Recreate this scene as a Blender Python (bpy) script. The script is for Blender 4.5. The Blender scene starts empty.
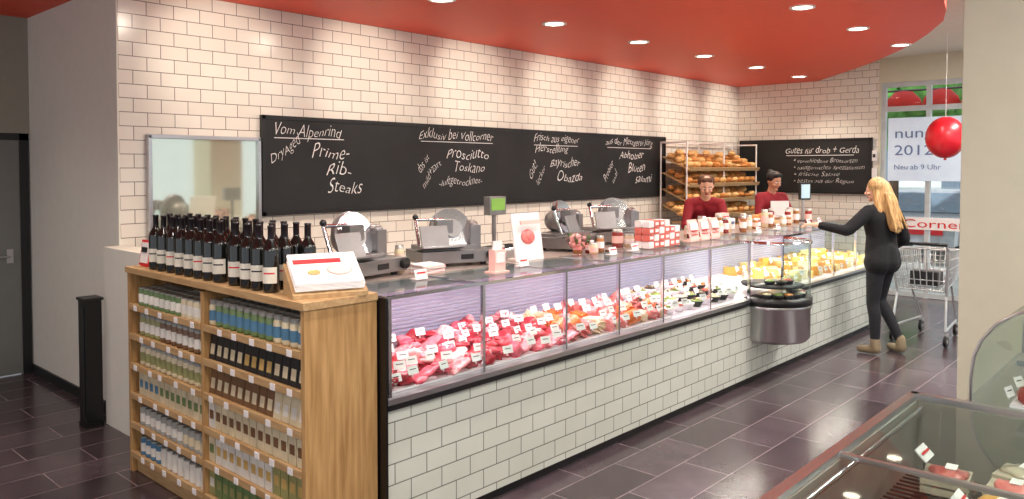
import bpy, math, random
from mathutils import Vector, Matrix, noise
random.seed(7)
R=random.random
def U(a,b): return a+(b-a)*random.random()
scene=bpy.context.scene
scene.view_settings.view_transform='Standard'
V=Vector
# ---------------------------------------------------------------- materials
def lin(c):
    o=[]
    for x in c[:3]:
        x=x/255.0
        o.append(x/12.92 if x<=0.04045 else ((x+0.055)/1.055)**2.4)
    return o
def mat(name,rgb,rough=.5,metal=0,var=.08,scale=10,bump=0,emit=0,coat=0,stretch=(1,1,1),rgb2=None):
    m=bpy.data.materials.new(name); m.use_nodes=True
    nt=m.node_tree; n=nt.nodes; l=nt.links
    p=n['Principled BSDF']
    c=lin(rgb)
    g=n.new('ShaderNodeNewGeometry'); mp=n.new('ShaderNodeMapping'); mp.inputs['Scale'].default_value=stretch
    l.new(g.outputs['Position'],mp.inputs['Vector'])
    t=n.new('ShaderNodeTexNoise'); t.inputs['Scale'].default_value=scale; t.inputs['Detail'].default_value=4
    l.new(mp.outputs[0],t.inputs['Vector'])
    r=n.new('ShaderNodeValToRGB')
    r.color_ramp.elements[0].position=.3; r.color_ramp.elements[1].position=.7
    if rgb2: c2=lin(rgb2); r.color_ramp.elements[0].color=(*c2,1); r.color_ramp.elements[1].color=(*c,1)
    else:
        r.color_ramp.elements[0].color=(*[max(0,x*(1-var)) for x in c],1)
        r.color_ramp.elements[1].color=(*[min(1,x*(1+var)) for x in c],1)
    l.new(t.outputs['Fac'],r.inputs['Fac']); l.new(r.outputs['Color'],p.inputs['Base Color'])
    p.inputs['Roughness'].default_value=rough; p.inputs['Metallic'].default_value=metal
    p.inputs['Coat Weight'].default_value=coat
    if bump:
        b=n.new('ShaderNodeBump'); b.inputs['Strength'].default_value=bump; b.inputs['Distance'].default_value=.01
        l.new(t.outputs['Fac'],b.inputs['Height']); l.new(b.outputs['Normal'],p.inputs['Normal'])
    if emit:
        p.inputs['Emission Color'].default_value=(*c,1); p.inputs['Emission Strength'].default_value=emit
    return m
def tilemat(name,c1,c2,mort,bw,rh,ms,rough,mode,bump=.3,rvar=0):
    m=bpy.data.materials.new(name); m.use_nodes=True
    nt=m.node_tree; n=nt.nodes; l=nt.links; p=n['Principled BSDF']
    g=n.new('ShaderNodeNewGeometry'); s=n.new('ShaderNodeSeparateXYZ'); cb=n.new('ShaderNodeCombineXYZ')
    l.new(g.outputs['Position'],s.inputs[0])
    if mode=='wall':
        a=n.new('ShaderNodeMath'); a.operation='ADD'; l.new(s.outputs[0],a.inputs[0]); l.new(s.outputs[1],a.inputs[1])
        l.new(a.outputs[0],cb.inputs[0]); l.new(s.outputs[2],cb.inputs[1])
    else:
        l.new(s.outputs[0],cb.inputs[0]); l.new(s.outputs[1],cb.inputs[1])
    b=n.new('ShaderNodeTexBrick'); l.new(cb.outputs[0],b.inputs['Vector'])
    b.offset=.5; b.squash=1
    b.inputs['Color1'].default_value=(*lin(c1),1); b.inputs['Color2'].default_value=(*lin(c2),1); b.inputs['Mortar'].default_value=(*lin(mort),1)
    b.inputs['Scale'].default_value=1; b.inputs['Mortar Size'].default_value=ms; b.inputs['Mortar Smooth'].default_value=.1
    b.inputs['Brick Width'].default_value=bw; b.inputs['Row Height'].default_value=rh
    t=n.new('ShaderNodeTexNoise'); t.inputs['Scale'].default_value=6; t.inputs['Detail'].default_value=6
    l.new(g.outputs['Position'],t.inputs['Vector'])
    mx=n.new('ShaderNodeMix'); mx.data_type='RGBA'; mx.blend_type='OVERLAY'; mx.inputs[0].default_value=.12+rvar
    l.new(b.outputs['Color'],mx.inputs[6]); l.new(t.outputs['Fac'],mx.inputs[7]); l.new(mx.outputs[2],p.inputs['Base Color'])
    bp=n.new('ShaderNodeBump'); bp.invert=True; bp.inputs['Strength'].default_value=bump; bp.inputs['Distance'].default_value=.004
    l.new(b.outputs['Fac'],bp.inputs['Height']); l.new(bp.outputs[0],p.inputs['Normal'])
    p.inputs['Roughness'].default_value=rough
    return m
def glassmat(name,tint=(235,245,242),base=.05,k=.55):
    m=bpy.data.materials.new(name); m.use_nodes=True
    nt=m.node_tree; n=nt.nodes; l=nt.links; n.remove(n['Principled BSDF']); out=n['Material Output']
    tr=n.new('ShaderNodeBsdfTransparent'); tr.inputs[0].default_value=(*lin(tint),1)
    gl=n.new('ShaderNodeBsdfGlossy'); gl.inputs['Roughness'].default_value=.03
    lw=n.new('ShaderNodeLayerWeight'); lw.inputs[0].default_value=.5
    a=n.new('ShaderNodeMath'); a.operation='POWER'; a.inputs[1].default_value=4; l.new(lw.outputs['Facing'],a.inputs[0])
    b=n.new('ShaderNodeMath'); b.operation='MULTIPLY_ADD'; b.inputs[1].default_value=k; b.inputs[2].default_value=base; l.new(a.outputs[0],b.inputs[0])
    mx=n.new('ShaderNodeMixShader'); l.new(b.outputs[0],mx.inputs[0]); l.new(tr.outputs[0],mx.inputs[1]); l.new(gl.outputs[0],mx.inputs[2])
    l.new(mx.outputs[0],out.inputs[0]); return m
M_tile=tilemat('wall_tile',(236,231,220),(230,224,212),(128,118,108),.2,.1,.003,.2,'wall')
M_tile2=tilemat('counter_tile',(216,220,210),(208,213,202),(122,124,114),.2,.1,.003,.2,'wall')
M_floor=tilemat('slate_floor',(62,52,56),(82,70,76),(130,116,120),.6,.3,.004,.2,'floor',.3,.4)  # pink cast from case lights and red ceiling is tinted into the slate
M_red=mat('red_ceiling_paint',(236,76,42),.5,var=.02)
M_white=mat('white_paint',(228,226,214),.7,var=.02)
M_cream=mat('cream_paint',(208,205,184),.7,var=.02)
M_olive=mat('grey_paint',(150,150,136),.7,var=.03)
M_door=mat('grey_door',(120,124,118),.5,var=.03)
M_dark=mat('dark_trim',(28,28,30),.4,var=.1)
M_black=mat('black_plastic',(14,14,16),.35,var=.1)
M_board=mat('slate_blackboard',(28,30,31),.55,var=.25,scale=3)
M_chalk=mat('chalk',(245,245,242),.9,var=.03)
M_oak=mat('oak_wood',(200,160,106),.5,var=.1,scale=6,stretch=(7,7,.5),rgb2=(158,118,70),bump=.1)
M_oakl=mat('oak_light',(198,166,120),.5,scale=6,stretch=(7,.8,7),rgb2=(170,134,90))
M_steel=mat('brushed_steel',(200,200,202),.28,1,var=.05,scale=30,stretch=(.3,.3,12))
M_chrome=mat('chrome',(225,225,230),.12,1,var=.02)
M_alu=mat('cast_aluminium',(150,148,148),.35,.8,var=.08)
M_worktop=mat('worktop_steel',(180,164,156),.3,.4,var=.06)
M_glass=glassmat('clear_glass')
M_glassw=glassmat('window_glass',(240,248,250),.04,.4)
M_tag=mat('white_card',(240,237,235),.6,var=.02)
M_pinkcard=mat('pink_card',(240,196,186),.6,var=.05)
M_case=mat('case_white',(226,214,222),.4,var=.03)
# ---------------------------------------------------------------- mesh builder
class B:
    def __init__(s): s.v=[];s.f=[];s.m=[];s.s=[];s.mats=[];s.M=Matrix.Identity(4)
    def add(s,vs,fs,mt,sm=False):
        if mt not in s.mats: s.mats.append(mt)
        i=s.mats.index(mt); o=len(s.v)
        s.v+= [s.M@V(p) for p in vs]
        for f in fs: s.f.append([o+k for k in f]); s.m.append(i); s.s.append(sm)
    def box(s,c,d,mt,Rm=None):
        x,y,z=[k/2 for k in d]; c=V(c)
        vs=[V(p) for p in((-x,-y,-z),(x,-y,-z),(x,y,-z),(-x,y,-z),(-x,-y,z),(x,-y,z),(x,y,z),(-x,y,z))]
        if Rm is not None: vs=[Rm@p for p in vs]
        s.add([c+p for p in vs],[(0,3,2,1),(4,5,6,7),(0,1,5,4),(1,2,6,5),(2,3,7,6),(3,0,4,7)],mt)
    def bx(s,x0,x1,y0,y1,z0,z1,mt): s.box(((x0+x1)/2,(y0+y1)/2,(z0+z1)/2),(x1-x0,y1-y0,z1-z0),mt)
    def quad(s,pts,mt): s.add(pts,[tuple(range(len(pts)))],mt)
    def cyl(s,p0,p1,r0,mt,r1=None,n=12,caps=True,sm=True):
        p0=V(p0);p1=V(p1); r1=r0 if r1 is None else r1
        a=(p1-p0).normalized(); u=a.orthogonal().normalized(); w=a.cross(u)
        vs=[];fs=[]
        for k in range(n):
            t=2*math.pi*k/n; q=u*math.cos(t)+w*math.sin(t); vs+= [p0+q*r0,p1+q*r1]
        for k in range(n):
            j=(k+1)%n; fs.append((2*k,2*j,2*j+1,2*k+1))
        s.add(vs,fs,mt,sm)
        if caps:
            s.add(vs[::2],[tuple(range(n))[::-1]],mt); s.add(vs[1::2],[tuple(range(n))],mt)
    def lathe(s,c,prof,mt,n=16,a0=0,a1=2*math.pi,sm=True):
        full=abs(a1-a0-2*math.pi)<1e-6; k=n if full else n+1; c=V(c); vs=[];fs=[]
        for (r,z) in prof:
            for i in range(k):
                t=a0+(a1-a0)*i/n; vs.append(c+V((r*math.cos(t),r*math.sin(t),z)))
        for j in range(len(prof)-1):
            for i in range(n):
                i2=(i+1)%k; fs.append((j*k+i,j*k+i2,(j+1)*k+i2,(j+1)*k+i))
        s.add(vs,fs,mt,sm)
    def sph(s,c,r,mt,nu=12,nv=8,Rm=None,jit=0,fn=None,seed=0):
        if not hasattr(r,'__len__'): r=(r,r,r)
        c=V(c); vs=[]
        def P(t,p):
            q=V((math.sin(t)*math.cos(p),math.sin(t)*math.sin(p),math.cos(t)))
            if fn: q=fn(q)
            else:
                k=1+ (jit*noise.noise(q*1.6+V((seed,seed*.7,0))) if jit else 0)
                q=V((q.x*r[0],q.y*r[1],q.z*r[2]))*k
            if Rm is not None: q=Rm@q
            return c+q
        vs.append(P(0,0))
        for j in range(1,nv):
            for i in range(nu): vs.append(P(math.pi*j/nv,2*math.pi*i/nu))
        vs.append(P(math.pi,0)); fs=[]
        for i in range(nu):
            i2=(i+1)%nu; fs.append((0,1+i,1+i2))
            for j in range(nv-2):
                fs.append((1+j*nu+i,1+(j+1)*nu+i,1+(j+1)*nu+i2,1+j*nu+i2))
            fs.append((len(vs)-1,1+(nv-2)*nu+i2,1+(nv-2)*nu+i))
        s.add(vs,fs,mt,True)
    def cap(s,p0,p1,r0,r1,mt,n=12):
        s.cyl(p0,p1,r0,mt,r1,n=n); s.sph(p0,r0,mt,n,8); s.sph(p1,r1,mt,n,8)
    def strip(s,pts,x0,x1,mt,axis='x',sm=True):
        vs=[];fs=[]
        for (a,z) in pts:
            if axis=='x': vs+=[(x0,a,z),(x1,a,z)]
            else: vs+=[(a,x0,z),(a,x1,z)]
        for k in range(len(pts)-1): fs.append((2*k,2*k+1,2*k+3,2*k+2))
        s.add(vs,fs,mt,sm)
    def done(s,name,bevel=0,parent=None,ploc=None):
        if not s.v: return None
        mn=V([min(p[i] for p in s.v) for i in range(3)]); mx=V([max(p[i] for p in s.v) for i in range(3)])
        c=V(((mn.x+mx.x)/2,(mn.y+mx.y)/2,mn.z))
        me=bpy.data.meshes.new(name); me.from_pydata([tuple(p-c) for p in s.v],[],s.f)
        for mt in s.mats: me.materials.append(mt)
        me.polygons.foreach_set('material_index',s.m); me.polygons.foreach_set('use_smooth',s.s); me.update()
        ob=bpy.data.objects.new(name,me); ob.location=c; scene.collection.objects.link(ob)
        if bevel:
            b=ob.modifiers.new('bevel','BEVEL'); b.width=bevel; b.segments=2; b.limit_method='ANGLE'; b.angle_limit=.7
        if parent: ob.parent=parent; ob.matrix_parent_inverse=Matrix.Translation(V(parent.location)).inverted()
        return ob
def empty(name,loc):
    e=bpy.data.objects.new(name,None); e.empty_display_size=.1; e.location=loc; scene.collection.objects.link(e); return e
def text(b,st,size,o,u,v,mt,width=None,rot=0,shear=.35,wob=.012):
    cu=bpy.data.curves.new('t','FONT'); cu.body=st; cu.size=size; cu.shear=shear; cu.resolution_u=3
    if shear: cu.offset=-.002
    ob=bpy.data.objects.new('t',cu); scene.collection.objects.link(ob); bpy.context.view_layer.update()
    dg=bpy.context.evaluated_depsgraph_get(); me=bpy.data.meshes.new_from_object(ob.evaluated_get(dg))
    vs=[w.co.copy() for w in me.vertices]
    if vs:
        k=1
        if width: k=width/max(.001,max(p.x for p in vs))
        c,sn=math.cos(rot),math.sin(rot); o=V(o);u=V(u);v=V(v); q=[]
        for p in vs:
            x=p.x*k; y=p.y*(1+.25*math.sin(x*23+len(st)))+wob*math.sin(x*17+size*40) if shear else p.y
            q.append(o+u*(x*c-y*sn)+v*(x*sn+y*c))
        b.add(q,[tuple(f.vertices) for f in me.polygons],mt)
    bpy.data.objects.remove(ob); bpy.data.meshes.remove(me)
# ---------------------------------------------------------------- room shell
b=B(); b.bx(-4,12,-4,8,-.1,0,M_floor); b.done('floor')
b=B(); b.bx(-4,12,-4,8,3.35,3.45,M_white); b.done('ceiling')
edge=[(-4,1.2),(2,1.25),(4.5,1.33),(5.7,1.44),(6.7,1.61),(7.2,1.71),(7.7,1.85),(8.35,2.14),(8.8,2.37),(9.23,2.62),(9.6,2.86),(10.0,3.12),(10.67,3.62),(11.3,4.14),(11.74,4.5),(11.74,5.78),(2.28,5.78),(2.28,7.7),(-4,7.7)]
b=B(); n=len(edge)
b.add([(x,y,3.1) for x,y in edge]+[(x,y,3.345) for x,y in edge],[tuple(range(n))[::-1],tuple(range(n,2*n))]+[(i,(i+1)%n,n+(i+1)%n,n+i) for i in range(n)],M_red)
b.done('ceiling_panel_red')
WX=2.21
b=B(); b.bx(WX,11.74,5.78,5.95,0,3.1,M_tile); b.done('wall_back')
b=B(); b.bx(WX,2.45,5.951,7.85,0,3.1,M_white); b.bx(WX-.002,WX+.01,5.779,5.951,0,3.1,M_white); b.done('wall_side')
b=B(); b.bx(-4,1.15,7.7,7.85,0,3.1,M_olive); b.done('wall_left')
b=B(); b.bx(1.15,WX,7.7,7.85,2.1,3.1,M_olive); b.done('wall_header')
b=B(); b.bx(1.22,2.13,7.715,7.76,.01,2.04,M_door); b.bx(1.16,1.22,7.705,7.77,0,2.1,M_dark); b.bx(2.13,2.2,7.705,7.77,0,2.1,M_dark); b.bx(1.16,2.2,7.705,7.77,2.04,2.098,M_dark)
b.bx(2.02,2.07,7.705,7.715,.98,1.1,M_steel); b.cyl((2.04,7.66,1.04),(1.92,7.66,1.04),.009,M_steel); b.cyl((2.04,7.71,1.04),(2.04,7.655,1.04),.009,M_steel); b.done('door_1')
b=B(); b.bx(WX-.016,WX-.001,5.92,7.69,0,.08,M_dark); b.done('baseboard_side')
b=B(); b.bx(2.1,2.26,4.85,5.775,0,1.25,M_white); b.done('low_partition_wall',.004)
b=B(); b.bx(11.74,11.9,3.63,5.95,0,3.35,M_tile); b.bx(11.735,11.9,3.6,3.63,0,3.35,M_cream)
b.bx(11.74,11.9,1.2,3.6,3.0,3.35,M_cream); b.bx(11.74,11.9,-3.9,1.2,0,3.35,M_cream); b.done('wall_right')
M_frame=mat('window_frame_grey',(196,204,206),.4,.2)
b=B()
for y in (3.57,2.99,2.4,1.8,1.23): b.bx(11.76,11.83,y-.03,y+.03,0,3.0,M_frame)
for z in (.04,2.63,2.97): b.bx(11.765,11.825,1.2,3.6,z-.035,z+.035,M_frame)
b.quad([(11.8,1.2,0),(11.8,3.6,0),(11.8,3.6,3),(11.8,1.2,3)],M_glassw)
b.done('window_1')
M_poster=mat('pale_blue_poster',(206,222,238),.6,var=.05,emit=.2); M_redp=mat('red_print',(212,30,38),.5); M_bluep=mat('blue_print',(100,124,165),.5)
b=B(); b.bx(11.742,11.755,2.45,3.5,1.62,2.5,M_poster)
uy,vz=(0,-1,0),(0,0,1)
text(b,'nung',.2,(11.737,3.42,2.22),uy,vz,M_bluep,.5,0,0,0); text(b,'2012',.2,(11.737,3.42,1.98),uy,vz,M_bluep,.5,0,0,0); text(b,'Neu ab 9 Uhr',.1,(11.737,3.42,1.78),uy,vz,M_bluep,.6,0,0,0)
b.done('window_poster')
b=B(); b.bx(11.742,11.754,1.3,3.5,.95,1.12,M_tag); text(b,'Corner',.16,(11.738,3.3,.98),uy,vz,M_redp,.8,0,0,0); b.done('window_lettering_sign')
# exterior
M_pave=mat('pavement',(196,194,190),.8,var=.15); M_fac=mat('facade_plaster',(238,238,234),.8,var=.05,emit=0); M_fwin=mat('facade_window',(120,135,150),.2); M_leaf=mat('foliage',(120,185,90),.8,rgb2=(56,120,48),scale=8,bump=.6); M_bark=mat('bark',(80,65,50),.9)
b=B(); b.bx(12.0,34,-10,20,-.12,-.02,M_pave); b.done('street_pavement')
b=B(); b.bx(26,27,-6,18,-.02,9,M_fac)
for i in range(9):
    for j in range(3): b.bx(25.9,26.01,-5+i*2.5,-3.8+i*2.5,.9+j*2.8,2.5+j*2.8,M_fwin)
b.bx(25.7,26,-6,18,2.9,3.1,M_dark); b.done('street_building')
for k,(x,y) in enumerate([(14.7,4.25),(22.5,6.6),(22.0,3.2)]):
    b=B(); b.cyl((x,y,-.02),(x,y,2.7),.06,M_bark,.05)
    for i in range(14): b.sph((x+U(-.7,.7),y+U(-.8,.8),U(2.75,4.2)),U(.35,.6),M_leaf,9,6,jit=.6,seed=i)
    b.done('street_tree')
M_awn=mat('red_awning',(232,56,48),.6)
b=B()
for i in range(6): b.lathe((12.45,1.5+i*.5,2.72),[(.0001,.22),(.12,.2),(.22,.1),(.25,0),(.23,-.01)],M_awn,16)
b.cyl((12.45,1.2,2.94),(12.45,4.4,2.94),.015,M_dark); b.cyl((12.45,1.2,2.94),(12.45,1.2,-.02),.025,M_dark); b.cyl((12.45,4.4,2.94),(12.45,4.4,-.02),.025,M_dark)
b.done('lantern_garland')
M_car=mat('car_paint',(170,172,178),.25,coat=.6)
b=B(); cp=[(16.0,.35),(16.05,.75),(16.9,.85),(17.35,1.35),(18.9,1.38),(19.5,.9),(19.9,.85),(20,.35)]
b.strip(cp,3.6,5.3,M_car,'y')
for y in (3.6,5.3): b.add([(x,y,z) for x,z in cp],[tuple(range(8))],M_car)
b.box((17.12,4.45,1.11),(.02,1.5,.5),M_fwin,Matrix.Rotation(.74,3,'Y')); b.box((16.02,4.45,.62),(.05,1.3,.14),M_redp)
for x in (16.8,19.2):
    for y in (3.62,5.28): b.cyl((x,y-.08,.3),(x,y+.08,.3),.32,M_black,n=20)
b.done('parked_car')
b=B(); b.sph((10.0,2.36,2.15),(.21,.21,.24),mat('balloon_red',(205,25,40),.35,coat=.2),20,14); b.cyl((10.0,2.36,2.38),(10.0,2.36,3.35),.003,M_tag,n=5); b.cyl((10,2.36,1.89),(10,2.36,1.93),.02,M_redp,.005); b.done('red_balloon')
b=B(); b.bx(5.18,5.65,.62,1.14,0,3.35,M_cream); b.done('pillar',.006)
b=B(); b.bx(11.7,11.735,3.64,3.7,1.9,2.05,M_tag); b.bx(11.7,11.735,3.64,3.7,1.66,1.8,M_tag); b.bx(11.69,11.7,3.655,3.685,1.95,2.0,M_dark); b.done('wall_switch')
# ---------------------------------------------------------------- lights
M_lamp=mat('lamp_glow',(255,240,215),.5,emit=14,var=0)
def spot(name,p,t,e,ang,blend,col,parent,rad=.06):
    L=bpy.data.lights.new(name,'SPOT'); L.energy=e; L.spot_size=ang; L.spot_blend=blend; L.color=col; L.shadow_soft_size=rad
    o=bpy.data.objects.new(name,L); o.location=p; o.rotation_euler=(V(t)-V(p)).to_track_quat('-Z','Y').to_euler(); scene.collection.objects.link(o)
    o.parent=parent; o.matrix_parent_inverse=Matrix.Translation(V(parent.location)).inverted(); return o
def area(name,p,t,e,sx,sy,col,parent):
    L=bpy.data.lights.new(name,'AREA'); L.shape='RECTANGLE'; L.size=sx; L.size_y=sy; L.energy=e; L.color=col
    o=bpy.data.objects.new(name,L); o.location=p; o.rotation_euler=(V(t)-V(p)).to_track_quat('-Z','Y').to_euler(); scene.collection.objects.link(o)
    o.parent=parent; o.matrix_parent_inverse=Matrix.Translation(V(parent.location)).inverted(); return o
warm=(1,.88,.74)
for i in range(8):
    x=1.34+i*1.37+.02
    b=B(); b.lathe((x,4.46,0),[(.11,3.099),(.11,3.088),(.085,3.088),(.078,3.098)],M_tag,20); b.lathe((x,4.46,0),[(.08,3.094),(0.0001,3.094)],M_lamp,20)
    f=b.done('ceiling_downlight')
    if x>2.3: spot('wall_wash',(x,4.46,3.07),(x+.25,5.78,2.62),62,.98,.75,warm,f); spot('wall_fill',(x,4.46,3.07),(x,5.78,1.9),42,1.8,1,warm,f)
    spot('down',(x,4.46,3.07),(x,4.1,0),85,2.2,.8,warm,f)
for i in range(7):
    x=1.06+i*1.3
    b=B(); b.lathe((x,2.53,0),[(.1,3.099),(.1,3.088),(.08,3.088),(.074,3.098)],M_tag,20); b.lathe((x,2.53,0),[(.076,3.094),(0.0001,3.094)],M_lamp,20)
    f=b.done('ceiling_downlight')
    spot('down',(x,2.53,3.07),(x,2.6,0),92,2.1,.8,(1,.9,.84),f)
for (x,y,en) in [(1,-1.2,60),(4,-1.0,45),(7.2,-.3,60),(9.8,1.2,75),(2.2,.3,40),(7.4,1.0,55),(-1.5,.5,45)]:  # fill panels added out of view to brighten the room
    b=B(); b.bx(x-.6,x+.6,y-.15,y+.15,3.31,3.349,M_tag); b.bx(x-.57,x+.57,y-.12,y+.12,3.305,3.311,M_lamp)
    f=b.done('added_fill_panel'); area('fill_panel_light',(x,y,3.3),(x,y,0),en,1.1,.24,(1,.95,.9),f)
b=B(); b.lathe((.6,6.6,0),[(.1,3.099),(.1,3.088),(.08,3.088),(.074,3.098)],M_tag,20); b.lathe((.6,6.6,0),[(.076,3.094),(0.0001,3.094)],M_lamp,20); f=b.done('ceiling_downlight'); spot('down',(.6,6.6,3.07),(1.0,6.4,0),35,2.0,.9,(1,.95,.88),f)
# ---------------------------------------------------------------- chalkboards
b=B(); b.bx(3.33,9.47,5.745,5.778,1.43,2.21,M_board)
for a in ((3.31,3.34,1.41,2.23),(9.46,9.49,1.41,2.23)): b.bx(a[0],a[1],5.735,5.778,a[2],a[3],M_dark)
b.bx(3.31,9.49,5.735,5.778,2.2,2.23,M_dark); b.bx(3.31,9.49,5.735,5.778,1.41,1.44,M_dark)
ux,yy=(1,0,0),5.738
for (s_,sz,x,z,w,r) in [("Vom Alpenrind",.13,3.40,2.075,.68,-.02),("Dry",.13,3.38,1.84,.16,.35),("Aged",.12,3.51,1.91,.2,.5),("Prime-",.15,3.76,1.885,.4,0),("Rib-",.15,3.9,1.735,.28,0),("Steaks",.15,3.92,1.58,.38,0),
  ("Exklusiv bei Vollcorner",.13,4.96,2.085,1.05,0),("Prosciutto",.15,5.32,1.895,.62,0),("Toskano",.14,5.42,1.76,.46,0),("-luftgetrocknet-",.11,5.22,1.63,.62,0),("das ist",.11,4.98,1.75,.2,.8),("mild+zart",.11,5.03,1.6,.34,.8),
  ("Frisch aus eigener",.12,6.66,2.105,.85,0),("Herstellung",.13,6.68,1.98,.62,0),("Bayrischer",.14,6.95,1.815,.58,0),("Obazda",.15,7.07,1.64,.5,0),("Gut!",.13,6.62,1.66,.22,.9),("lecker",.1,6.74,1.6,.25,.9),
  ("aus der Metzgerei J\u00f6rg",.12,8.05,2.1,1.1,0),("Abholzer",.14,8.35,1.92,.58,0),("Bl\u00fcten",.15,8.55,1.73,.42,.1),("salami",.14,8.72,1.6,.42,.05),("Probier",.12,8.06,1.62,.3,.9),("mal",.1,8.22,1.6,.18,.9)]:
    text(b,s_,sz,(x,yy,z),ux,vz,M_chalk,w,r)
b.bx(3.42,4.1,5.737,5.744,2.045,2.052,M_chalk)
for x,w in ((5.5,1.0),(7.08,.8),(8.6,1.0)): b.box((x,5.74,2.06),(w,.006,.006),M_chalk)
b.done('chalkboard')
b=B(); b.bx(11.705,11.738,3.72,5.7,1.44,2.22,M_board)
b.bx(11.695,11.738,3.7,5.72,2.205,2.235,M_dark); b.bx(11.695,11.738,3.7,5.72,1.42,1.45,M_dark); b.bx(11.695,11.738,3.7,3.73,1.42,2.23,M_dark); b.bx(11.695,11.738,5.69,5.72,1.42,2.23,M_dark)
for (s_,sz,y,z,w) in [("Gutes f\u00fcr drob + Gerda",.14,4.98,2.02,1.1),("* verschiedene Brotsorten",.085,4.85,1.88,.95),("* hausgemachte Spezialit\u00e4ten",.085,4.85,1.78,1.05),("* frische Salate",.085,4.85,1.68,.7),("* bestes aus der Region",.085,4.85,1.58,.9)]:
    text(b,s_,sz,(11.7,y,z),uy,vz,M_chalk,w,0,.3,.004)
b.bx(11.697,11.703,3.95,4.95,1.985,1.992,M_chalk)
b.done('chalkboard')
# mirror in steel frame
M_mirror=mat('mirror_pane',(226,236,220),.05,.8,var=.01)
b=B(); b.bx(2.42,3.28,5.745,5.765,.95,2.02,M_mirror)
for a in ((2.4,2.425),(3.265,3.29)): b.bx(a[0],a[1],5.72,5.778,.93,2.04,M_steel)
b.bx(2.4,3.29,5.72,5.778,2.015,2.045,M_steel); b.bx(2.4,3.29,5.72,5.778,.9,.95,M_steel)
b.bx(2.5,2.54,5.73,5.778,0,.92,M_steel); b.bx(3.15,3.19,5.73,5.778,0,.92,M_steel)
b.done('framed_mirror',.003)
# ---------------------------------------------------------------- display counter
M_slat=mat('slat_panel',(176,178,204),.35,var=.05)
X0,X1=2.275,9.4; YF=2.87
b=B()
b.bx(X0,X1,YF,3.9,.06,.66,M_tile2); b.bx(X0+.03,X1-.03,YF+.03,3.85,0,.06,M_dark)
for (a,c) in ((X0,6.06),(6.74,X1)):
    b.bx(a,c,YF-.025,YF+.05,.665,.69,M_black); b.bx(a,c,YF-.02,YF+.03,.69,.715,M_steel)
b.bx(X0,X1,2.93,3.9,.661,.70,M_case)
b.add([(X0,2.9,.715),(X1,2.9,.715),(X1,3.5,.79),(X0,3.5,.79)],[(0,1,2,3)],M_case)
b.bx(X0,X1,3.5,3.88,.70,1.15,M_case)
for i in range(14): b.bx(X0+.02,X1-.02,3.487,3.499,.81+i*.022,.821+i*.022,M_slat)
b.bx(X0,X1,3.36,3.95,1.15,1.18,M_worktop)
b.bx(X0-.012,X0,YF-.02,3.95,0,1.195,M_black); b.bx(X1,X1+.02,YF,3.95,0,.7,M_tile2)
M_tube=mat('case_led_tube',(255,230,236),.5,emit=4,var=0)
b.bx(X0+.02,X1-.02,3.35,3.36,1.12,1.18,M_steel); b.cyl((X0+.05,3.4,1.13),(X1-.05,3.4,1.13),.012,M_tube)
for (a,c) in ((X0,6.09),(6.71,X1)):
    b.quad([(a,YF,.715),(c,YF,.715),(c,YF,1.19),(a,YF,1.19)],M_glass)
    b.bx(a,c,YF-.008,YF+.012,1.183,1.2,M_chrome)
b.quad([(X0,YF,1.19),(X1,YF,1.19),(X1,3.36,1.19),(X0,3.36,1.19)],M_glass)
b.quad([(X1,YF,.7),(X1,3.5,.7),(X1,3.5,1.19),(X1,YF,1.19)],M_glass)
for x in (2.3,2.93,3.63,4.18,4.72,5.4,6.07,6.73,7.35,7.95,8.6,9.38):
    b.bx(x-.009,x+.009,YF-.006,YF+.014,.71,1.19,M_chrome); b.bx(x-.008,x+.008,YF,3.36,1.18,1.195,M_chrome)
cx,cy,rr=6.4,2.82,.31
b.lathe((cx,cy,0),[(.0001,.35),(rr-.03,.35),(rr,.38),(rr,.63),(rr+.012,.635),(rr+.012,.66),(rr-.01,.665)],M_steel,40)
b.lathe((cx,cy,0),[(rr-.01,.66),(rr+.015,.66),(rr+.015,.72),(0.0001,.72)],M_black,40)
b.lathe((cx,cy,0),[(rr-.06,.80),(rr-.05,.82),(.0001,.82)],M_black,40,)
b.lathe((cx,cy,0),[(rr,.70),(rr,1.17)],M_glass,30,math.pi-.1,2*math.pi+.1)
b.lathe((cx,cy,0),[(rr+.008,1.17),(rr+.008,1.195),(rr-.01,1.195),(rr-.01,1.17)],M_chrome,40,math.pi-.1,2*math.pi+.1)
dc=b.done('display_counter')
for k in range(6):
    x=2.9+k*1.18
    area('case_light',(x,3.15,1.165),(x,3.12,.7),6 if x<5.5 else 8,1.0,.1,(1,.74,.84) if x<5.5 else (1,.88,.76),dc)
foods=[mat('food_%d'%i,c,.4,bump=.5,scale=60,var=.35) for i,c in enumerate([(215,140,70),(130,150,70),(235,215,175),(165,60,48),(240,232,210),(90,76,52)])]
b=B()
for i in range(8):
    t=math.pi+.25+i*.37; 
    for r_,z in ((.235,.722),(.13,.822)):
        if r_<.2 and i%2: continue
        c=(cx+r_*math.cos(t),cy+r_*math.sin(t),z)
        b.lathe(c,[(.0001,.0),(.035,.0),(.052,.035),(.048,.035),(.03,.01)],M_black,14); b.sph((c[0],c[1],c[2]+.024),(.044,.044,.022),foods[(i*5+int(r_*10))%6],12,6)
b.done('antipasti_bowls')
def fm(n,c,c2,r=.35): return mat(n,c,r,scale=38,rgb2=c2,bump=.3,coat=.2)
meats=[fm('beef',(205,36,58),(150,14,34)),fm('pork',(232,104,124),(205,52,76)),fm('veal',(238,146,154),(222,104,120)),fm('marbled',(214,60,80),(246,196,194)),fm('fat',(248,214,212),(232,146,150))]
saus=[fm('sausage_pink',(232,138,130),(208,96,94)),fm('salami_red',(165,46,46),(210,126,116)),fm('ham',(240,160,156),(228,120,124)),fm('orange_roll',(236,126,44),(206,88,30)),fm('pale_sausage',(240,214,184),(226,188,150))]
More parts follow.
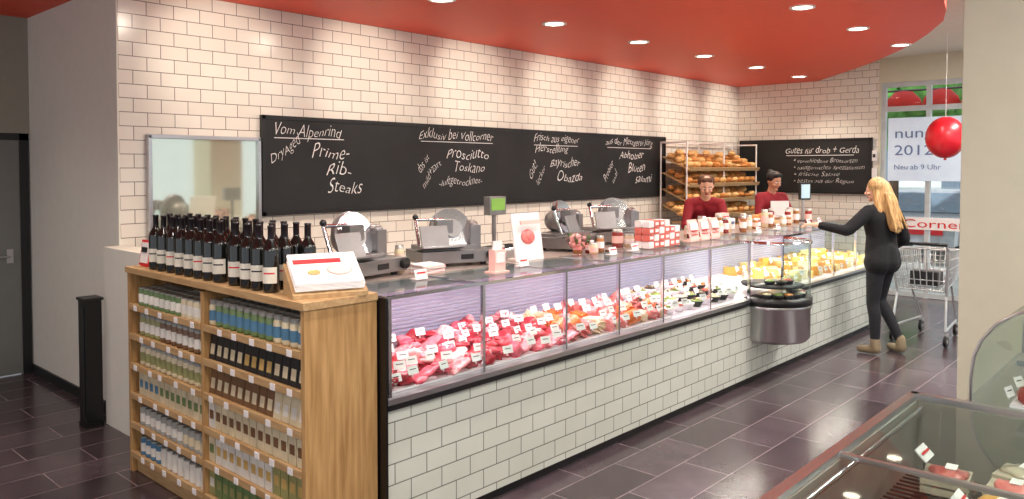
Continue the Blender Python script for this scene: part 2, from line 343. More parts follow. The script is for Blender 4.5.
M_greenleaf=mat('parsley',(70,130,50),.7,var=.3,bump=.5); M_tray=mat('white_tray',(240,230,235),.3,var=.02)
def deck(y): return .715+(y-2.9)/.6*.075
def tag(b,x,y,z,w=.064,h=.042,mt=None):
    Rm=Matrix.Rotation(U(-.35,.15),3,'Z')@Matrix.Rotation(-.4,3,'X')
    b.box((x,y,z+h/2),(w,.002,h),mt or M_tag,Rm); b.box(V((x,y,z+h/2))+Rm@V((0,-.0015,.004)),(w*.6,.001,h*.1),M_dark,Rm); b.box((x,y+.006,z),(.006,.006,.03),M_tag,Rm)
b=B()
x=2.35
while x<3.76:
    for j,y in enumerate((2.96,3.07,3.18,3.29,3.41)):
        mt=random.choice(meats[:4]+[meats[0]]) if R()>.08 else meats[4]; y2=y+U(-.02,.02); z0=deck(y)
        b.bx(x-.056,x+.056,y-.05,y+.05,z0,z0+.01,M_tray)
        t=R()
        if t<.35:
            for k in range(5): b.sph((x-.036+k*.018,y2,z0+.026+k*.008),(U(.04,.048),U(.045,.054),.009),mt,12,6,Matrix.Rotation(-.4,3,'Y'),jit=.5,seed=R()*90)
        elif t<.6:
            b.sph((x,y2,z0+.04),(.062,.05,.038),mt,14,8,Matrix.Rotation(U(0,3),3,'Z'),jit=.7,seed=R()*90); b.sph((x+.01,y2+.012,z0+.066),(.04,.025,.014),meats[4],12,6,jit=.5,seed=R()*9)
        else:
            for k in range(random.randint(4,6)):
                b.sph((x+U(-.035,.035),y2+U(-.03,.03),z0+.022+k*.012),(U(.035,.06),U(.028,.046),U(.012,.022)),random.choice((mt,mt,mt,random.choice(meats))),10,7,Matrix.Rotation(U(0,3),3,'Z')@Matrix.Rotation(U(-.3,.3),3,'X'),jit=.6,seed=R()*90)
        if R()<.62: tag(b,x+U(-.02,.02),y-.05,z0+U(.05,.075))
        if R()<.1: b.sph((x+.05,y,z0+.04),(.02,.02,.02),M_greenleaf,8,6,jit=1)
    x+=.114
b.done('fresh_meat_cuts')
b=B()
x=3.83
while x<4.88:
    for j,y in enumerate((2.97,3.09,3.22,3.35)):
        mt=random.choice(saus); ang=U(-.4,.4); z=deck(y)
        b.bx(x-.06,x+.06,y-.06,y+.06,z,z+.008,M_tray)
        ty=random.randint(0,3)
        if ty==0:
            for k in range(4):
                o=V((x-.04+k*.027,y,z+.024)); d=V((math.sin(ang)*.05,.05,0)); b.cap(o-d,o+d,.015,.015,mt,8)
            for k in range(3):
                o=V((x-.027+k*.027,y,z+.05)); d=V((math.sin(ang)*.05,.05,0)); b.cap(o-d,o+d,.015,.015,mt,8)
        elif ty==1:
            o=V((x,y,z+.055)); d=V((.05*math.cos(ang),.05*math.sin(ang),.012)); b.cyl(o-d,o+d,.048,mt,n=18); b.cyl(o-d*1.02,o-d*1.0,.043,saus[2],n=18)
        elif ty==2:
            for k in range(7): b.cyl((x-.045+k*.014,y+U(-.01,.01),z+.016+k*.007),(x-.041+k*.014,y+U(-.01,.01),z+.024+k*.007),.04,mt,n=14)
        else:
            b.sph((x,y,z+.045),(.058,.05,.042),mt,14,8,Matrix.Rotation(ang,3,'Z'),jit=.4,seed=x)
        if R()<.7: tag(b,x+U(-.02,.02),y-.06,z+U(.06,.09))
    x+=.128
b.done('sausage_and_ham_selection')
b=B()
x=5.0
while x<6.1:
    for j,y in enumerate((3.0,3.14,3.28,3.42)):
        z=deck(y)
        b.lathe((x,y,z),[(.0001,0),(.035,0),(.06,.045),(.056,.045),(.03,.012)],random.choice((M_tray,M_black)),18)
        mt=random.choice(foods)
        b.sph((x,y,z+.035),(.052,.052,.024),mt,14,8)
        for k in range(7): b.sph((x+U(-.03,.03),y+U(-.03,.03),z+.055),U(.008,.014),random.choice(foods+[mt]),7,5)
        if R()<.8: tag(b,x,y-.062,z+.06)
    x+=.14
b.done('deli_salad_bowls')
ch=[mat('cheese_%d'%i,c,.4,var=.08,coat=.2) for i,c in enumerate([(240,204,108),(246,226,160),(230,168,72),(244,234,205),(205,150,82)])]
b=B(); x=6.85
while x<9.3:
    for y in (2.99,3.14,3.29,3.43):
        z=deck(y); mt=random.choice(ch); h=U(.06,.11); a=U(0,6.28); t=R()
        if t<.6:
            pts=[V((x,y,0))+V((.065*math.cos(a+q),.065*math.sin(a+q),0)) for q in (0,.35,.7)]; pts.append(V((x,y,0))-V((.065*math.cos(a+.35),.065*math.sin(a+.35),0)))
            b.add([(p.x,p.y,z) for p in pts]+[(p.x,p.y,z+h) for p in pts],[(3,2,1,0),(4,5,6,7),(0,1,5,4),(1,2,6,5),(2,3,7,6),(3,0,4,7)],mt)
        elif t<.8: b.lathe((x,y,z),[(.0001,0),(.055,0),(.058,h/2),(.055,h*.9),(.0001,h*.9)],mt,16)
        else: b.box((x,y,z+h/2),(.1,.07,h),mt,Matrix.Rotation(a,3,'Z'))
        if R()<.7: tag(b,x,y-.065,z+h*.6)
    x+=.15
b.done('cheese_selection')
# ---------------------------------------------------------------- machines
def slicer(x,y,yaw,k=1):
    b=B(); b.M=Matrix.Translation((x,y,1.181))@Matrix.Rotation(yaw,4,'Z')@Matrix.Scale(k,4)
    for sx in(-.17,.17):
        for sy in (-.1,.1): b.cyl((sx,sy,0),(sx,sy,.02),.018,M_black)
    b.box((0,0,.055),(.46,.28,.07),M_alu); b.box((-.03,.03,.1),(.34,.2,.03),M_alu)
    c=V((0.02,.03,.205)); a=V((0,-.95,.3)).normalized()
    b.cyl(c,c+a*.012,.125,M_chrome,n=36); b.cyl(c-a*.03,c-a*.001,.132,M_alu,n=36); b.cyl(c+a*.012,c+a*.03,.055,M_alu,n=24); b.sph(c-a*.06,(.08,.09,.08),M_alu,16,10)
    b.box((.15,.02,.16),(.07,.12,.14),M_alu); b.sph((.15,.02,.23),(.035,.06,.03),M_alu,12,8)
    Rx=Matrix.Rotation(-.35,3,'X')
    b.box((-.14,-.1,.17),(.17,.012,.14),M_alu,Rx)
    for i in range(6): b.box((-.14,-.125+i*.009,.108+i*.022),(.165,.008,.006),M_dark,Rx)
    b.box((-.1,-.09,.105),(.27,.16,.012),M_alu,Matrix.Rotation(-.2,3,'X'))
    b.cyl((-.22,-.06,.12),(-.22,-.0,.27),.01,M_chrome); b.cyl((-.22,-.0,.27),(-.06,-.04,.27),.01,M_chrome); b.sph((-.22,-.0,.285),.018,M_black); b.box((-.06,-.04,.23),(.1,.06,.08),M_alu)
    b.cyl((.2,-.14,.06),(.2,-.165,.06),.028,M_black,n=18); b.box((.05,-.142,.055),(.08,.004,.03),M_dark)
    b.done('meat_slicer',.008)
slicer(2.68,3.64,.15,1.12); slicer(3.45,3.68,-.35,1.08); slicer(4.72,3.72,.25,1.12); slicer(5.36,3.72,-.4,1.12)
b=B()
for i in range(9): b.box((3.06+U(-.01,.01),3.46+U(-.01,.01),1.186+i*.006),(.16,.13,.005),M_tag if i%3 else M_pinkcard,Matrix.Rotation(U(-.12,.12),3,'Z'))
b.done('wrapping_paper_stack')
M_disp=mat('green_display',(120,165,70),.4,emit=.35)
def scale_(x,y):
    b=B(); b.bx(x-.16,x+.16,y-.14,y+.14,1.181,1.24,M_steel); b.bx(x-.15,x+.15,y-.13,y+.1,1.24,1.25,M_chrome); b.cyl((x,y+.12,1.2),(x,y+.12,1.48),.016,M_alu)
    b.box((x,y+.11,1.53),(.17,.06,.13),M_alu); b.box((x,y+.078,1.54),(.14,.004,.085),M_disp); return b.done('shop_scale',.003)
scale_(4.05,3.74)
b=B()
Rm=Matrix.Rotation(-.16,3,'X'); b.box((3.93,3.44,1.34),(.28,.012,.32),M_tag,Rm); b.box((3.93,3.47,1.19),(.2,.1,.012),M_tag); b.box((3.93,3.475,1.27),(.02,.01,.16),M_tag,Matrix.Rotation(.3,3,'X'))
b.box((3.93,3.412,1.44),(.2,.01,.025),M_pinkcard,Rm)
b.sph((3.93,3.43,1.34),(.07,.012,.05),saus[0],14,8,Rm)
b.box((3.93,3.448,1.23),(.22,.012,.04),M_pinkcard,Rm)
b.done('promotion_placard')
b=B(); b.box((3.3,3.12,1.26),(.09,.05,.13),M_pinkcard); b.box((3.3,3.093,1.28),(.07,.004,.06),M_tag); b.box((3.3,3.12,1.195),(.13,.08,.01),M_pinkcard); b.box((3.3,3.12,1.345),(.07,.01,.06),M_tag); b.done('napkin_dispenser')
b=B(); M_gob=glassmat('goblet_glass',(240,215,215),.12,.6); b.lathe((4.25,3.25,1.193),[(.05,0),(.05,.004),(.006,.01),(.006,.04),(.06,.06),(.09,.11),(.08,.16)],M_gob,20)
for i in range(40): b.sph((4.25+U(-.055,.055),3.25+U(-.055,.055),1.193+U(.075,.15)),.014,M_pinkcard if i%3 else M_greenleaf,7,5)
b.done('sweets_goblet')
M_jar=mat('jar_contents',(170,110,60),.2,var=.3,coat=.5); M_jar2=mat('jar_contents_red',(150,45,40),.2,var=.3,coat=.5); M_jar3=mat('jar_contents_cream',(222,206,170),.2,var=.2,coat=.5); M_lid=mat('jar_lid',(190,190,185),.3,.7)
b=B()
jars=[(4.5,3.45,.11,.035),(4.58,3.4,.09,.035),(4.52,3.32,.08,.032),(4.68,3.38,.12,.03),(5.05,3.48,.14,.045),(5.15,3.44,.1,.04),(3.62,3.42,.1,.03),(3.69,3.46,.12,.03),(2.98,3.62,.16,.03)]
for i in range(26): jars.append((5.62+i*.125+U(-.03,.03),3.45+U(-.03,.1),U(.08,.19),U(.03,.042)))
for i,(x,y,h,r) in enumerate(jars):
    b.lathe((x,y,1.181),[(.0001,0),(r,0),(r,h*.8),(r*.85,h*.88)],(M_jar,M_jar2,M_jar3)[i%3],14); b.lathe((x,y,1.181),[(r*1.01,h*.25),(r*1.01,h*.65)],M_tag if i%2 else M_pinkcard,14); b.lathe((x,y,1.181),[(r*.9,h*.86),(r*.9,h),(.0001,h)],M_lid,14)
b.done('preserve_jars')
b=B(); M_pk=mat('pink_pack',(222,116,104),.5,var=.2)
for i in range(6):
    for j in range(4 if i<4 else 3):
        for k in range(2): b.box((5.0+i*.075,3.2+k*.07-.03,1.193+.03+j*.052),(.066,.06,.048),M_pk if (i*2+j)%3 else M_tag); b.box((5.0+i*.075,3.139+k*.07,1.225+j*.052),(.045,.003,.022),M_tag)
b.done('snack_pack_stack',.003)
b=B()
for i in range(3):
    x=5.76+i*.18; b.box((x,3.22,1.29),(.15,.008,.17),M_pinkcard,Matrix.Rotation(-.2,3,'X')); b.box((x,3.24,1.2),(.14,.08,.012),M_pinkcard); 
    b.box((x,3.213,1.32),(.12,.006,.06),M_tag,Matrix.Rotation(-.2,3,'X')); 
    for q in range(2): b.box((x,3.2+q*.006+.002,1.28-q*.03),(.1,.012,.006),M_redp,Matrix.Rotation(-.2,3,'X'))
b.done('leaflet_holder')
b=B()
for i,(x,y) in enumerate([(2.8,3.22),(3.6,3.18),(4.5,3.14),(4.82,3.17),(6.95,3.2),(7.5,3.25),(8.4,3.3),(8.7,3.3)]):
    b.box((x,y,1.222),(.085,.003,.05),M_tag,Matrix.Rotation(-.3,3,'X')); b.box((x,y+.012,1.196),(.085,.05,.004),M_tag); b.box((x,y-.003,1.23),(.06,.003,.008),M_redp,Matrix.Rotation(-.3,3,'X'))
b.done('counter_price_cards')
b=B(); M_bread=mat('bread_crust',(218,152,80),.7,rgb2=(172,104,48),scale=18,bump=.4); M_bread2=mat('bread_pale',(238,198,136),.7,rgb2=(212,158,90),scale=20,bump=.4)
def loaf(b,c,l,r,yaw,mt):
    Rm=Matrix.Rotation(yaw,3,'Z'); b.sph(c,(l,r,r*.75),mt,14,8,Rm,jit=.18,seed=R()*30)
    for k in (-.5,0,.5): b.box(V(c)+Rm@V((k*l,0,r*.68)),(.012,r*1.0,.01),M_bread2,Rm@Matrix.Rotation(.5,3,'Z'))
for i in range(4): loaf(b,(7.93+i*.12,3.72+U(-.03,.03),1.26),.085,.05,U(-.6,.6),M_bread)
b.lathe((8.1,3.7,1.181),[(.0001,.0),(.2,.0),(.24,.05),(.23,.05),(.19,.01)],M_oakl,24); b.done('bread_basket')
b=B(); b.box((7.1,3.65,1.27),(.16,.07,.17),M_pinkcard); b.box((7.1,3.612,1.3),(.12,.004,.05),M_redp); b.box((7.28,3.68,1.24),(.12,.1,.11),M_tag); b.box((7.28,3.628,1.25),(.08,.004,.03),M_bluep); b.box((6.9,3.7,1.25),(.12,.1,.13),M_tag); b.done('takeaway_box',.004)
b=B(); b.cyl((8.98,3.6,1.181),(8.98,3.6,1.195),.08,M_dark,n=20); b.cyl((8.98,3.6,1.19),(8.98,3.6,1.5),.014,M_steel); b.box((8.98,3.58,1.53),(.14,.03,.2),M_dark,Matrix.Rotation(-.6,3,'Z')); b.box((8.97,3.563,1.53),(.11,.004,.16),mat('screen_blue',(170,195,205),.3,emit=.3),Matrix.Rotation(-.6,3,'Z')); b.done('customer_display')
M_cab=mat('cabinet_steel',(165,165,162),.4,.4)
b=B(); b.bx(3.35,8.8,5.2,5.73,.08,.88,M_cab); b.bx(3.33,8.82,5.17,5.735,.88,.92,M_steel); b.bx(3.4,8.75,5.25,5.7,0,.08,M_dark)
for i in range(7):
    b.bx(3.4+i*.76,4.11+i*.76,5.185,5.2,.12,.84,M_cab); b.cyl((4.0+i*.76,5.17,.5),(4.0+i*.76,5.17,.7),.008,M_chrome)
b.done('back_work_cabinet')
# bread rack with baskets
b=B()
for x in (9.3,10.35,11.4):
    for y in (5.3,5.7): b.cyl((x,y,0),(x,y,2.16),.012,M_tag,n=8)
    b.cyl((x,5.3,2.15),(x,5.7,2.15),.012,M_tag,n=8)
b.cyl((9.3,5.7,2.15),(11.4,5.7,2.15),.012,M_tag,n=8)
for j,z in enumerate((1.86,1.64,1.42,1.2,.9)):
    Rm=Matrix.Rotation(.42,3,'X'); b.box((10.35,5.47,z),(2.1,.46,.014),M_oakl,Rm); b.box((10.35,5.25,z-.075),(2.1,.012,.05),M_oakl,Rm)
    x=9.4
    while x<11.3:
        k=random.choice((0,1,2)); mt=random.choice((M_bread,M_bread2,M_bread2))
        for dy in (-.14,.0,.12):
            zc=z+dy*.44+.05
            if k==0: loaf(b,(x,5.47+dy,zc+.005),.09,.05,U(-.3,.3),mt)
            elif k==1: b.sph((x,5.47+dy,zc),(.075,.07,.045),mt,12,8,jit=.2,seed=x)
            else:
                for q in range(2): loaf(b,(x-.05+q*.08,5.47+dy,zc-.01),.1,.032,1.5,mt)
        x+=.19
for x in (9.45,9.8,10.2,10.6,11.0): loaf(b,(x,5.5,2.0+U(-.01,.02)),.12,.05,U(-.3,.3),M_bread2)
b.done('bread_rack')
b=B(); b.bx(8.7,9.22,4.95,5.15,.0,1.1,M_cab); b.bx(8.68,9.25,4.92,5.165,1.1,1.12,M_oakl)
for i in range(15): loaf(b,(8.75+(i%5)*.1,4.98+(i//5)*.07,1.16+(i//5)*.06),.08,.05,1.2,M_bread2)
b.done('side_table_with_rolls')
# ---------------------------------------------------------------- wine shelf unit
SX0,SX1,SY0,SY1,YM=1.865,2.255,2.905,4.77,3.84
b=B()
b.bx(SX0,SX1,SY0,SY0+.03,0,1.2,M_oak); b.bx(SX0,SX1,SY1-.03,SY1,0,1.2,M_oak); b.bx(SX0,SX1,YM-.015,YM+.015,0,1.17,M_oak)
b.bx(SX1-.015,SX1,SY0+.03,SY1-.03,.0,1.17,M_oakl); b.bx(SX0-.01,SX1,SY0-.01,SY1+.01,1.185,1.22,M_oakl)
lv=[1.0,.825,.65,.475,.3,.125]
for z in lv:
    for (a,c) in ((SY0+.03,YM-.015),(YM+.015,SY1-.03)):
        b.bx(SX0+.005,SX1-.015,a,c,z-.018,z,M_oakl); b.bx(SX0-.006,SX0+.006,a,c,z-.03,z+.006,M_oakl)
        y=a+.08
        while y<c-.05: b.bx(SX0-.01,SX0-.005,y-.02,y+.02,z-.03,z+.002,M_tag); y+=U(.12,.2)
b.bx(SX0+.03,SX1-.02,SY0+.03,SY1-.03,0,.1,M_oakl)
b.done('wooden_shelf_unit',.002)
pc={n:mat(n,c,.4,var=.15,coat=.15) for n,c in dict(p_green=(104,130,80),p_cream=(216,204,170),p_black=(32,32,34),p_blue=(78,124,156),p_steel=(160,162,156),p_red=(160,50,42),p_brown=(118,86,58),p_olive=(150,150,96),p_white=(226,224,214),p_gold=(200,168,100)).items()}
b=B()
def product(b,kind,x,y,z,c1,c2):
    if kind==0:
        b.lathe((x,y,z),[(.0001,0),(.026,0),(.028,.01),(.028,.075),(.022,.085)],c1,12); b.lathe((x,y,z),[(.0285,.02),(.0285,.06)],c2,12); b.lathe((x,y,z),[(.024,.082),(.025,.1),(.0001,.1)],pc['p_steel'],12)
    elif kind==1:
        b.add([(x-.02,y-.032,z),(x+.02,y-.032,z),(x+.02,y+.032,z),(x-.02,y+.032,z),(x-.004,y-.032,z+.1),(x+.004,y-.032,z+.1),(x+.004,y+.032,z+.1),(x-.004,y+.032,z+.1)],[(0,3,2,1),(4,5,6,7),(0,1,5,4),(1,2,6,5),(2,3,7,6),(3,0,4,7)],c1)
        b.add([(x-.018,y-.02,z+.02),(x-.018,y+.02,z+.02),(x-.0115,y+.02,z+.06),(x-.0115,y-.02,z+.06)],[(0,1,2,3)],c2)
    elif kind==2:
        b.bx(x-.025,x+.025,y-.03,y+.03,z,z+.1,c1); b.bx(x-.0262,x-.025,y-.02,y+.02,z+.035,z+.07,c2)
    else:
        b.cyl((x,y,z),(x,y,z+.07),.032,c1,n=14); b.cyl((x,y,z+.015),(x,y,z+.05),.0325,c2,n=14,caps=False); b.cyl((x,y,z+.07),(x,y,z+.075),.03,pc['p_steel'],n=14)
plan=[(0,('p_green','p_cream','p_gold'),('p_blue','p_white')),(1,('p_black','p_black','p_brown'),('p_cream','p_gold')),(1,('p_cream','p_black','p_brown'),('p_white','p_cream')),(2,('p_cream','p_white','p_cream'),('p_green','p_brown')),(2,('p_white','p_olive','p_cream'),('p_green','p_gold')),(2,('p_green','p_olive'),('p_olive','p_white'))]
plan2=[(3,('p_green','p_cream'),('p_white','p_gold')),(0,('p_brown','p_olive'),('p_white','p_cream')),(0,('p_cream','p_green'),('p_white','p_olive')),(2,('p_cream','p_gold'),('p_green','p_blue')),(3,('p_steel','p_steel'),('p_white','p_cream')),(3,('p_blue','p_white'),('p_white','p_steel'))]
for (a,c,pl) in ((SY0+.03,YM-.015,plan),(YM+.015,SY1-.03,plan2)):
    for z,(k,cs,ls) in zip(lv,pl):
        b.M=Matrix.Translation((0,0,z+.001))@Matrix.Diagonal((1,1,1.3 if k<3 else 1.4,1))
        y=a+.037; i=0; cc=cs[0]; ll=ls[0]
        while y<c-.033:
            if i%4==0: cc=random.choice(cs); ll=random.choice(ls)
            for dx in (.025,.09,.155): product(b,k,SX0+.02+dx,y+U(-.002,.002),0,pc[cc],pc[ll])
            y+=.068; i+=1
b.M=Matrix.Identity(4)
b.done('shelf_groceries')
M_bot=mat('dark_bottle_glass',(18,18,16),.08,var=.05,coat=.6); M_cap=mat('bottle_capsule',(24,16,20),.35); M_lab=mat('wine_label',(228,224,208),.6,var=.05)
b=B()
for i in range(12):
    y=3.27+i*.108+(.05 if i>3 else 0)
    for j in range(3):
        x=SX0+.06+j*.1; yy2=y+U(-.006,.006)+(.05 if j==1 else 0)
        b.lathe((x,yy2,1.221),[(.0001,0),(.037,0),(.039,.008),(.039,.19),(.034,.21),(.016,.24),(.0145,.25)],M_bot,18)
        b.lathe((x,yy2,1.221),[(.0148,.245),(.015,.3),(.0165,.302),(.0165,.312),(.0001,.313)],M_cap,12)
        if j<2 :
            b.lathe((x,yy2,1.221),[(.0396,.045),(.0396,.12)],M_lab,10,math.pi*.9,math.pi*1.55); b.lathe((x,yy2,1.221),[(.0399,.088),(.0399,.095)],M_dark if i%3 else M_redp,8,math.pi*1.0,math.pi*1.45)
b.done('wine_bottles')
b=B(); b.M=Matrix.Translation((2.06,3.03,1.22))@Matrix.Rotation(-.35,4,'Z')
b.add([(-.17,-.1,0),(.17,-.1,0),(.17,.1,0),(-.17,.1,0),(-.17,-.1,.02),(.17,-.1,.02),(.17,.1,.14),(-.17,.1,.14)],[(0,3,2,1),(4,5,6,7),(0,1,5,4),(1,2,6,5),(2,3,7,6),(3,0,4,7)],M_oakl)
Rm=Matrix.Rotation(.54,3,'X')
for i in range(6): b.box((U(-.006,.006),.0,.092+i*.006),(.31,.22,.005),M_tag,Rm)
b.box((-.03,.04,.151),(.22,.03,.002),M_redp,Rm); b.sph((.06,-.02,.116),(.06,.04,.003),M_pinkcard,12,6,Rm); b.sph((-.06,-.03,.11),(.03,.02,.003),pc['p_gold'],12,6,Rm)
b.done('brochure_stand')
b=B(); b.box((1.94,4.68,1.30),(.012,.13,.15),M_redp,Matrix.Rotation(.15,3,'Y')); b.box((1.932,4.68,1.302),(.004,.1,.12),M_tag,Matrix.Rotation(.15,3,'Y')); b.box((1.96,4.68,1.226),(.07,.1,.01),M_redp); b.box((1.929,4.68,1.32),(.003,.07,.03),M_dark,Matrix.Rotation(.15,3,'Y')); b.done('framed_price_card')
b=B(); b.bx(1.965,2.085,5.76,5.9,.0,.03,M_black); b.bx(1.97,2.08,5.765,5.895,.03,.88,M_black); b.bx(1.96,2.09,5.755,5.905,.88,.9,M_dark); b.bx(1.964,1.97,5.785,5.875,.08,.84,M_dark); b.done('tower_speaker',.006)
# ---------------------------------------------------------------- shopping cart
M_wire=mat('cart_wire',(205,208,210),.3,.7)
b=B(); b.M=Matrix.Translation((8.62,2.26,0))
def W(p,q,r=.005): b.cyl(p,q,r,M_wire,n=6,caps=False)
def top(t,s): return V((.0+.85*t,s*(.27-.06*t),.98-.06*t))
def bot(t,s): return V((.10+.68*t,s*(.22-.05*t),.55+.06*t))
for s in(-1,1):
    W(top(0,s),top(1,s),.009); W(bot(0,s),bot(1,s),.007)
    for i in range(15): t=i/14; W(top(t,s),bot(t,s))
    for k in (.25,.5,.75): W(top(0,s).lerp(bot(0,s),k),top(1,s).lerp(bot(1,s),k))
    W((-.08,s*.26,1.04),top(0,s),.013); W(top(0,s),(.12,s*.23,.5),.013); W((.12,s*.23,.5),(.02,s*.25,.16),.013); W((.02,s*.25,.16),(.8,s*.17,.16),.013); W((.8,s*.17,.16),(.45,s*.2,.56),.011)
    for x,y in((.04,.25),(.78,.17)):
        b.cyl((x,s*y-.014,.062),(x,s*y+.014,.062),.06,M_black,n=20); b.cyl((x,s*y-.018,.062),(x,s*y+.018,.062),.02,M_wire); b.box((x,s*y,.125),(.035,.045,.03),M_wire)
for t in (0,1):
    W(top(t,-1),top(t,1),.009); W(bot(t,-1),bot(t,1),.007)
    for i in range(1,8): k=i/8; W(top(t,-1).lerp(top(t,1),k),bot(t,-1).lerp(bot(t,1),k))
    for k in (.25,.5,.75): W(top(t,-1).lerp(bot(t,-1),k),top(t,1).lerp(bot(t,1),k))
for i in range(1,8): W(bot(0,-1).lerp(bot(0,1),i/8),bot(1,-1).lerp(bot(1,1),i/8))
for i in range(9): W(bot(i/8,-1),bot(i/8,1))
b.cyl((-.08,-.28,1.04),(-.08,.28,1.04),.017,M_dark,n=12)
b.box((.3,0,.66),(.22,.26,.14),M_dark); b.box((.52,.03,.64),(.15,.18,.08),pc['p_white'])
b.done('shopping_cart')
# ---------------------------------------------------------------- foreground chilled island
M_pack=mat('plastic_film_pack',(190,178,156),.15,var=.25,scale=14,coat=.6); M_inner=mat('case_inner_grey',(140,136,128),.35,.1); M_shelfd=mat('dark_grid',(60,56,50),.4,.4)
b=B(); A0,A1,C0,C1=.9,3.37,-.35,.9
b.bx(A0,A1,C0,C1,.05,.5,M_cab); b.bx(A0+.04,A1-.04,C0+.04,C1-.04,0,.05,M_dark)
b.bx(A0,A1,C1-.03,C1,.5,.88,M_inner); b.bx(A0,A1,C0,C0+.03,.5,.88,M_inner); b.bx(A0,A0+.03,C0,C1,.5,.88,M_inner); b.bx(A1-.03,A1,C0,C1,.5,.88,M_inner)
b.bx(A0+.03,A1-.03,C0+.03,C1-.03,.5,.52,M_shelfd)
for (x0,x1,y0,y1) in ((A0-.01,A1+.01,C1-.025,C1+.01),(A0-.01,A1+.01,C0-.01,C0+.025),(A1-.025,A1+.01,C0,C1),(A0-.01,A0+.025,C0,C1)): b.bx(x0,x1,y0,y1,.88,.905,M_steel)
b.bx(2.5,2.52,C0,C1,.885,.9,M_steel)
b.quad([(A0,C0,.895),(A1,C0,.895),(A1,C1,.895),(A0,C1,.895)],M_glass)
b.cyl((A0+.05,C1-.05,.86),(A1-.05,C1-.05,.86),.01,M_chrome)
for i in range(60): b.bx(A0+.05+i*.038,A0+.057+i*.038,C0+.04,C1-.04,.64,.646,M_shelfd)
for y in (-.2,.1,.4,.7): b.bx(A0+.04,A1-.04,y,y+.01,.63,.64,M_shelfd)
b.done('chilled_island_case')
b=B()
x=1.15
while x<3.25:
    for y in (.1,.29,.48,.67):
        if R()<.12: continue
        z=.647; c=random.choice(meats[1:3]+saus+foods+[M_pack]*9+ch)
        Rm=Matrix.Rotation(U(-.25,.25),3,'Z'); st=random.randint(1,4)
        for q in range(st):
            b.box((x,y,z+.012+q*.03),(.15,.14,.022),random.choice((M_pack,M_pack,M_shelfd)),Rm); b.sph((x,y,z+.028+q*.03),(.064,.058,.016),c,12,7,Rm,jit=.5,seed=x*7+y)
        b.box((x+.02,y-.01,z+.046+(st-1)*.03),(.055,.035,.002),M_tag,Rm)
        if R()<.22: 
            b.box((x,y+.07,z+.17),(.1,.004,.05),M_tag,Matrix.Rotation(-.8,3,'X')); b.box((x,y+.07,z+.085),(.006,.004,.17),M_dark); b.box((x,y+.066,z+.176),(.07,.002,.008),M_redp,Matrix.Rotation(-.8,3,'X'))
    x+=.178
b.done('packaged_food_trays')
# curved glass case behind
b=B(); D0,D1=3.57,4.7
b.bx(D0,D1,-.5,.74,.05,.8,M_cab); b.bx(D0+.04,D1-.04,-.45,.7,0,.05,M_dark); b.bx(D0-.005,D1+.005,-.5,.755,.8,.85,M_steel)
prof=[(.735,.85),(.735,.95),(.725,1.04),(.7,1.11),(.65,1.18),(.58,1.23),(.48,1.27),(.36,1.29),(.0,1.30)]
b.strip(prof,D0,D1,M_glass); b.add([(D0,y,z) for y,z in prof]+[(D0,0,.85)],[tuple(range(10))],M_glass)
for (p,q) in zip(prof[:-1],prof[1:]): b.cyl((D0,p[0],p[1]),(D0,q[0],q[1]),.006,M_steel,n=8); b.cyl((D1,p[0],p[1]),(D1,q[0],q[1]),.006,M_steel,n=8)
b.bx(D0+.02,D1-.02,-.02,.0,.85,1.30,M_case); b.bx(D0+.03,D1-.03,.0,.58,1.03,1.04,M_glassw); b.bx(D0+.01,D1-.01,.55,.58,1.025,1.045,M_steel)
x=D0+.12
while x<D1-.1:
    for y in (.12,.32,.52): b.sph((x,y,.885),(.08,.075,.045),random.choice(foods+[M_bread,M_bread2]),12,7,jit=.3,seed=x); b.box((x,y,.855),(.17,.17,.01),M_tray)
    for y in (.15,.4): b.sph((x,y,1.07),(.07,.07,.035),random.choice([M_bread2,M_bread]+foods),12,7,jit=.3,seed=y)
    tag(b,x,.62,.87); x+=.2
b.done('curved_glass_display_case')
# ---------------------------------------------------------------- people
def segd(p,a,c):
    ab=c-a; t=max(0,min(1,(p-a).dot(ab)/max(1e-9,ab.dot(ab)))); return (p-(a+ab*t)).length,t
def blob(name,caps,M,parent,voxel=.012,smooth=6):
    b=B(); b.M=M; mats=[]
    for (p,q,r0,r1,mt) in caps:
        b.cap(p,q,r0,r1,mt,14)
        if mt not in mats: mats.append(mt)
    o=b.done('tmp'); o.modifiers.new('r','REMESH').mode='VOXEL'; o.modifiers['r'].voxel_size=voxel
    s=o.modifiers.new('s','SMOOTH'); s.iterations=smooth; s.factor=.5
    bpy.context.view_layer.update(); dg=bpy.context.evaluated_depsgraph_get(); me=bpy.data.meshes.new_from_object(o.evaluated_get(dg))
    me.materials.clear()
    for mt in mats: me.materials.append(mt)
    off=o.location.copy(); W_=[(M@V(p)-off,M@V(q)-off,r0,r1,mats.index(mt)) for (p,q,r0,r1,mt) in caps]
    for f in me.polygons:
        best=9;bi=0;c=f.center
        for (p,q,r0,r1,i) in W_:
            d,t=segd(c,p,q); d-=r0+(r1-r0)*t
            if d<best: best=d;bi=i
        f.material_index=bi; f.use_smooth=True
    me.update(); bpy.data.objects.remove(o)
    ob=bpy.data.objects.new(name,me); ob.location=off; scene.collection.objects.link(ob)
    ob.parent=parent; ob.matrix_parent_inverse=Matrix.Translation(V(parent.location)).inverted(); return ob
M_eye=mat('eye_white',(235,232,228),.3); M_iris=mat('iris',(60,45,35),.3); M_lip=mat('lips',(180,95,90),.5)
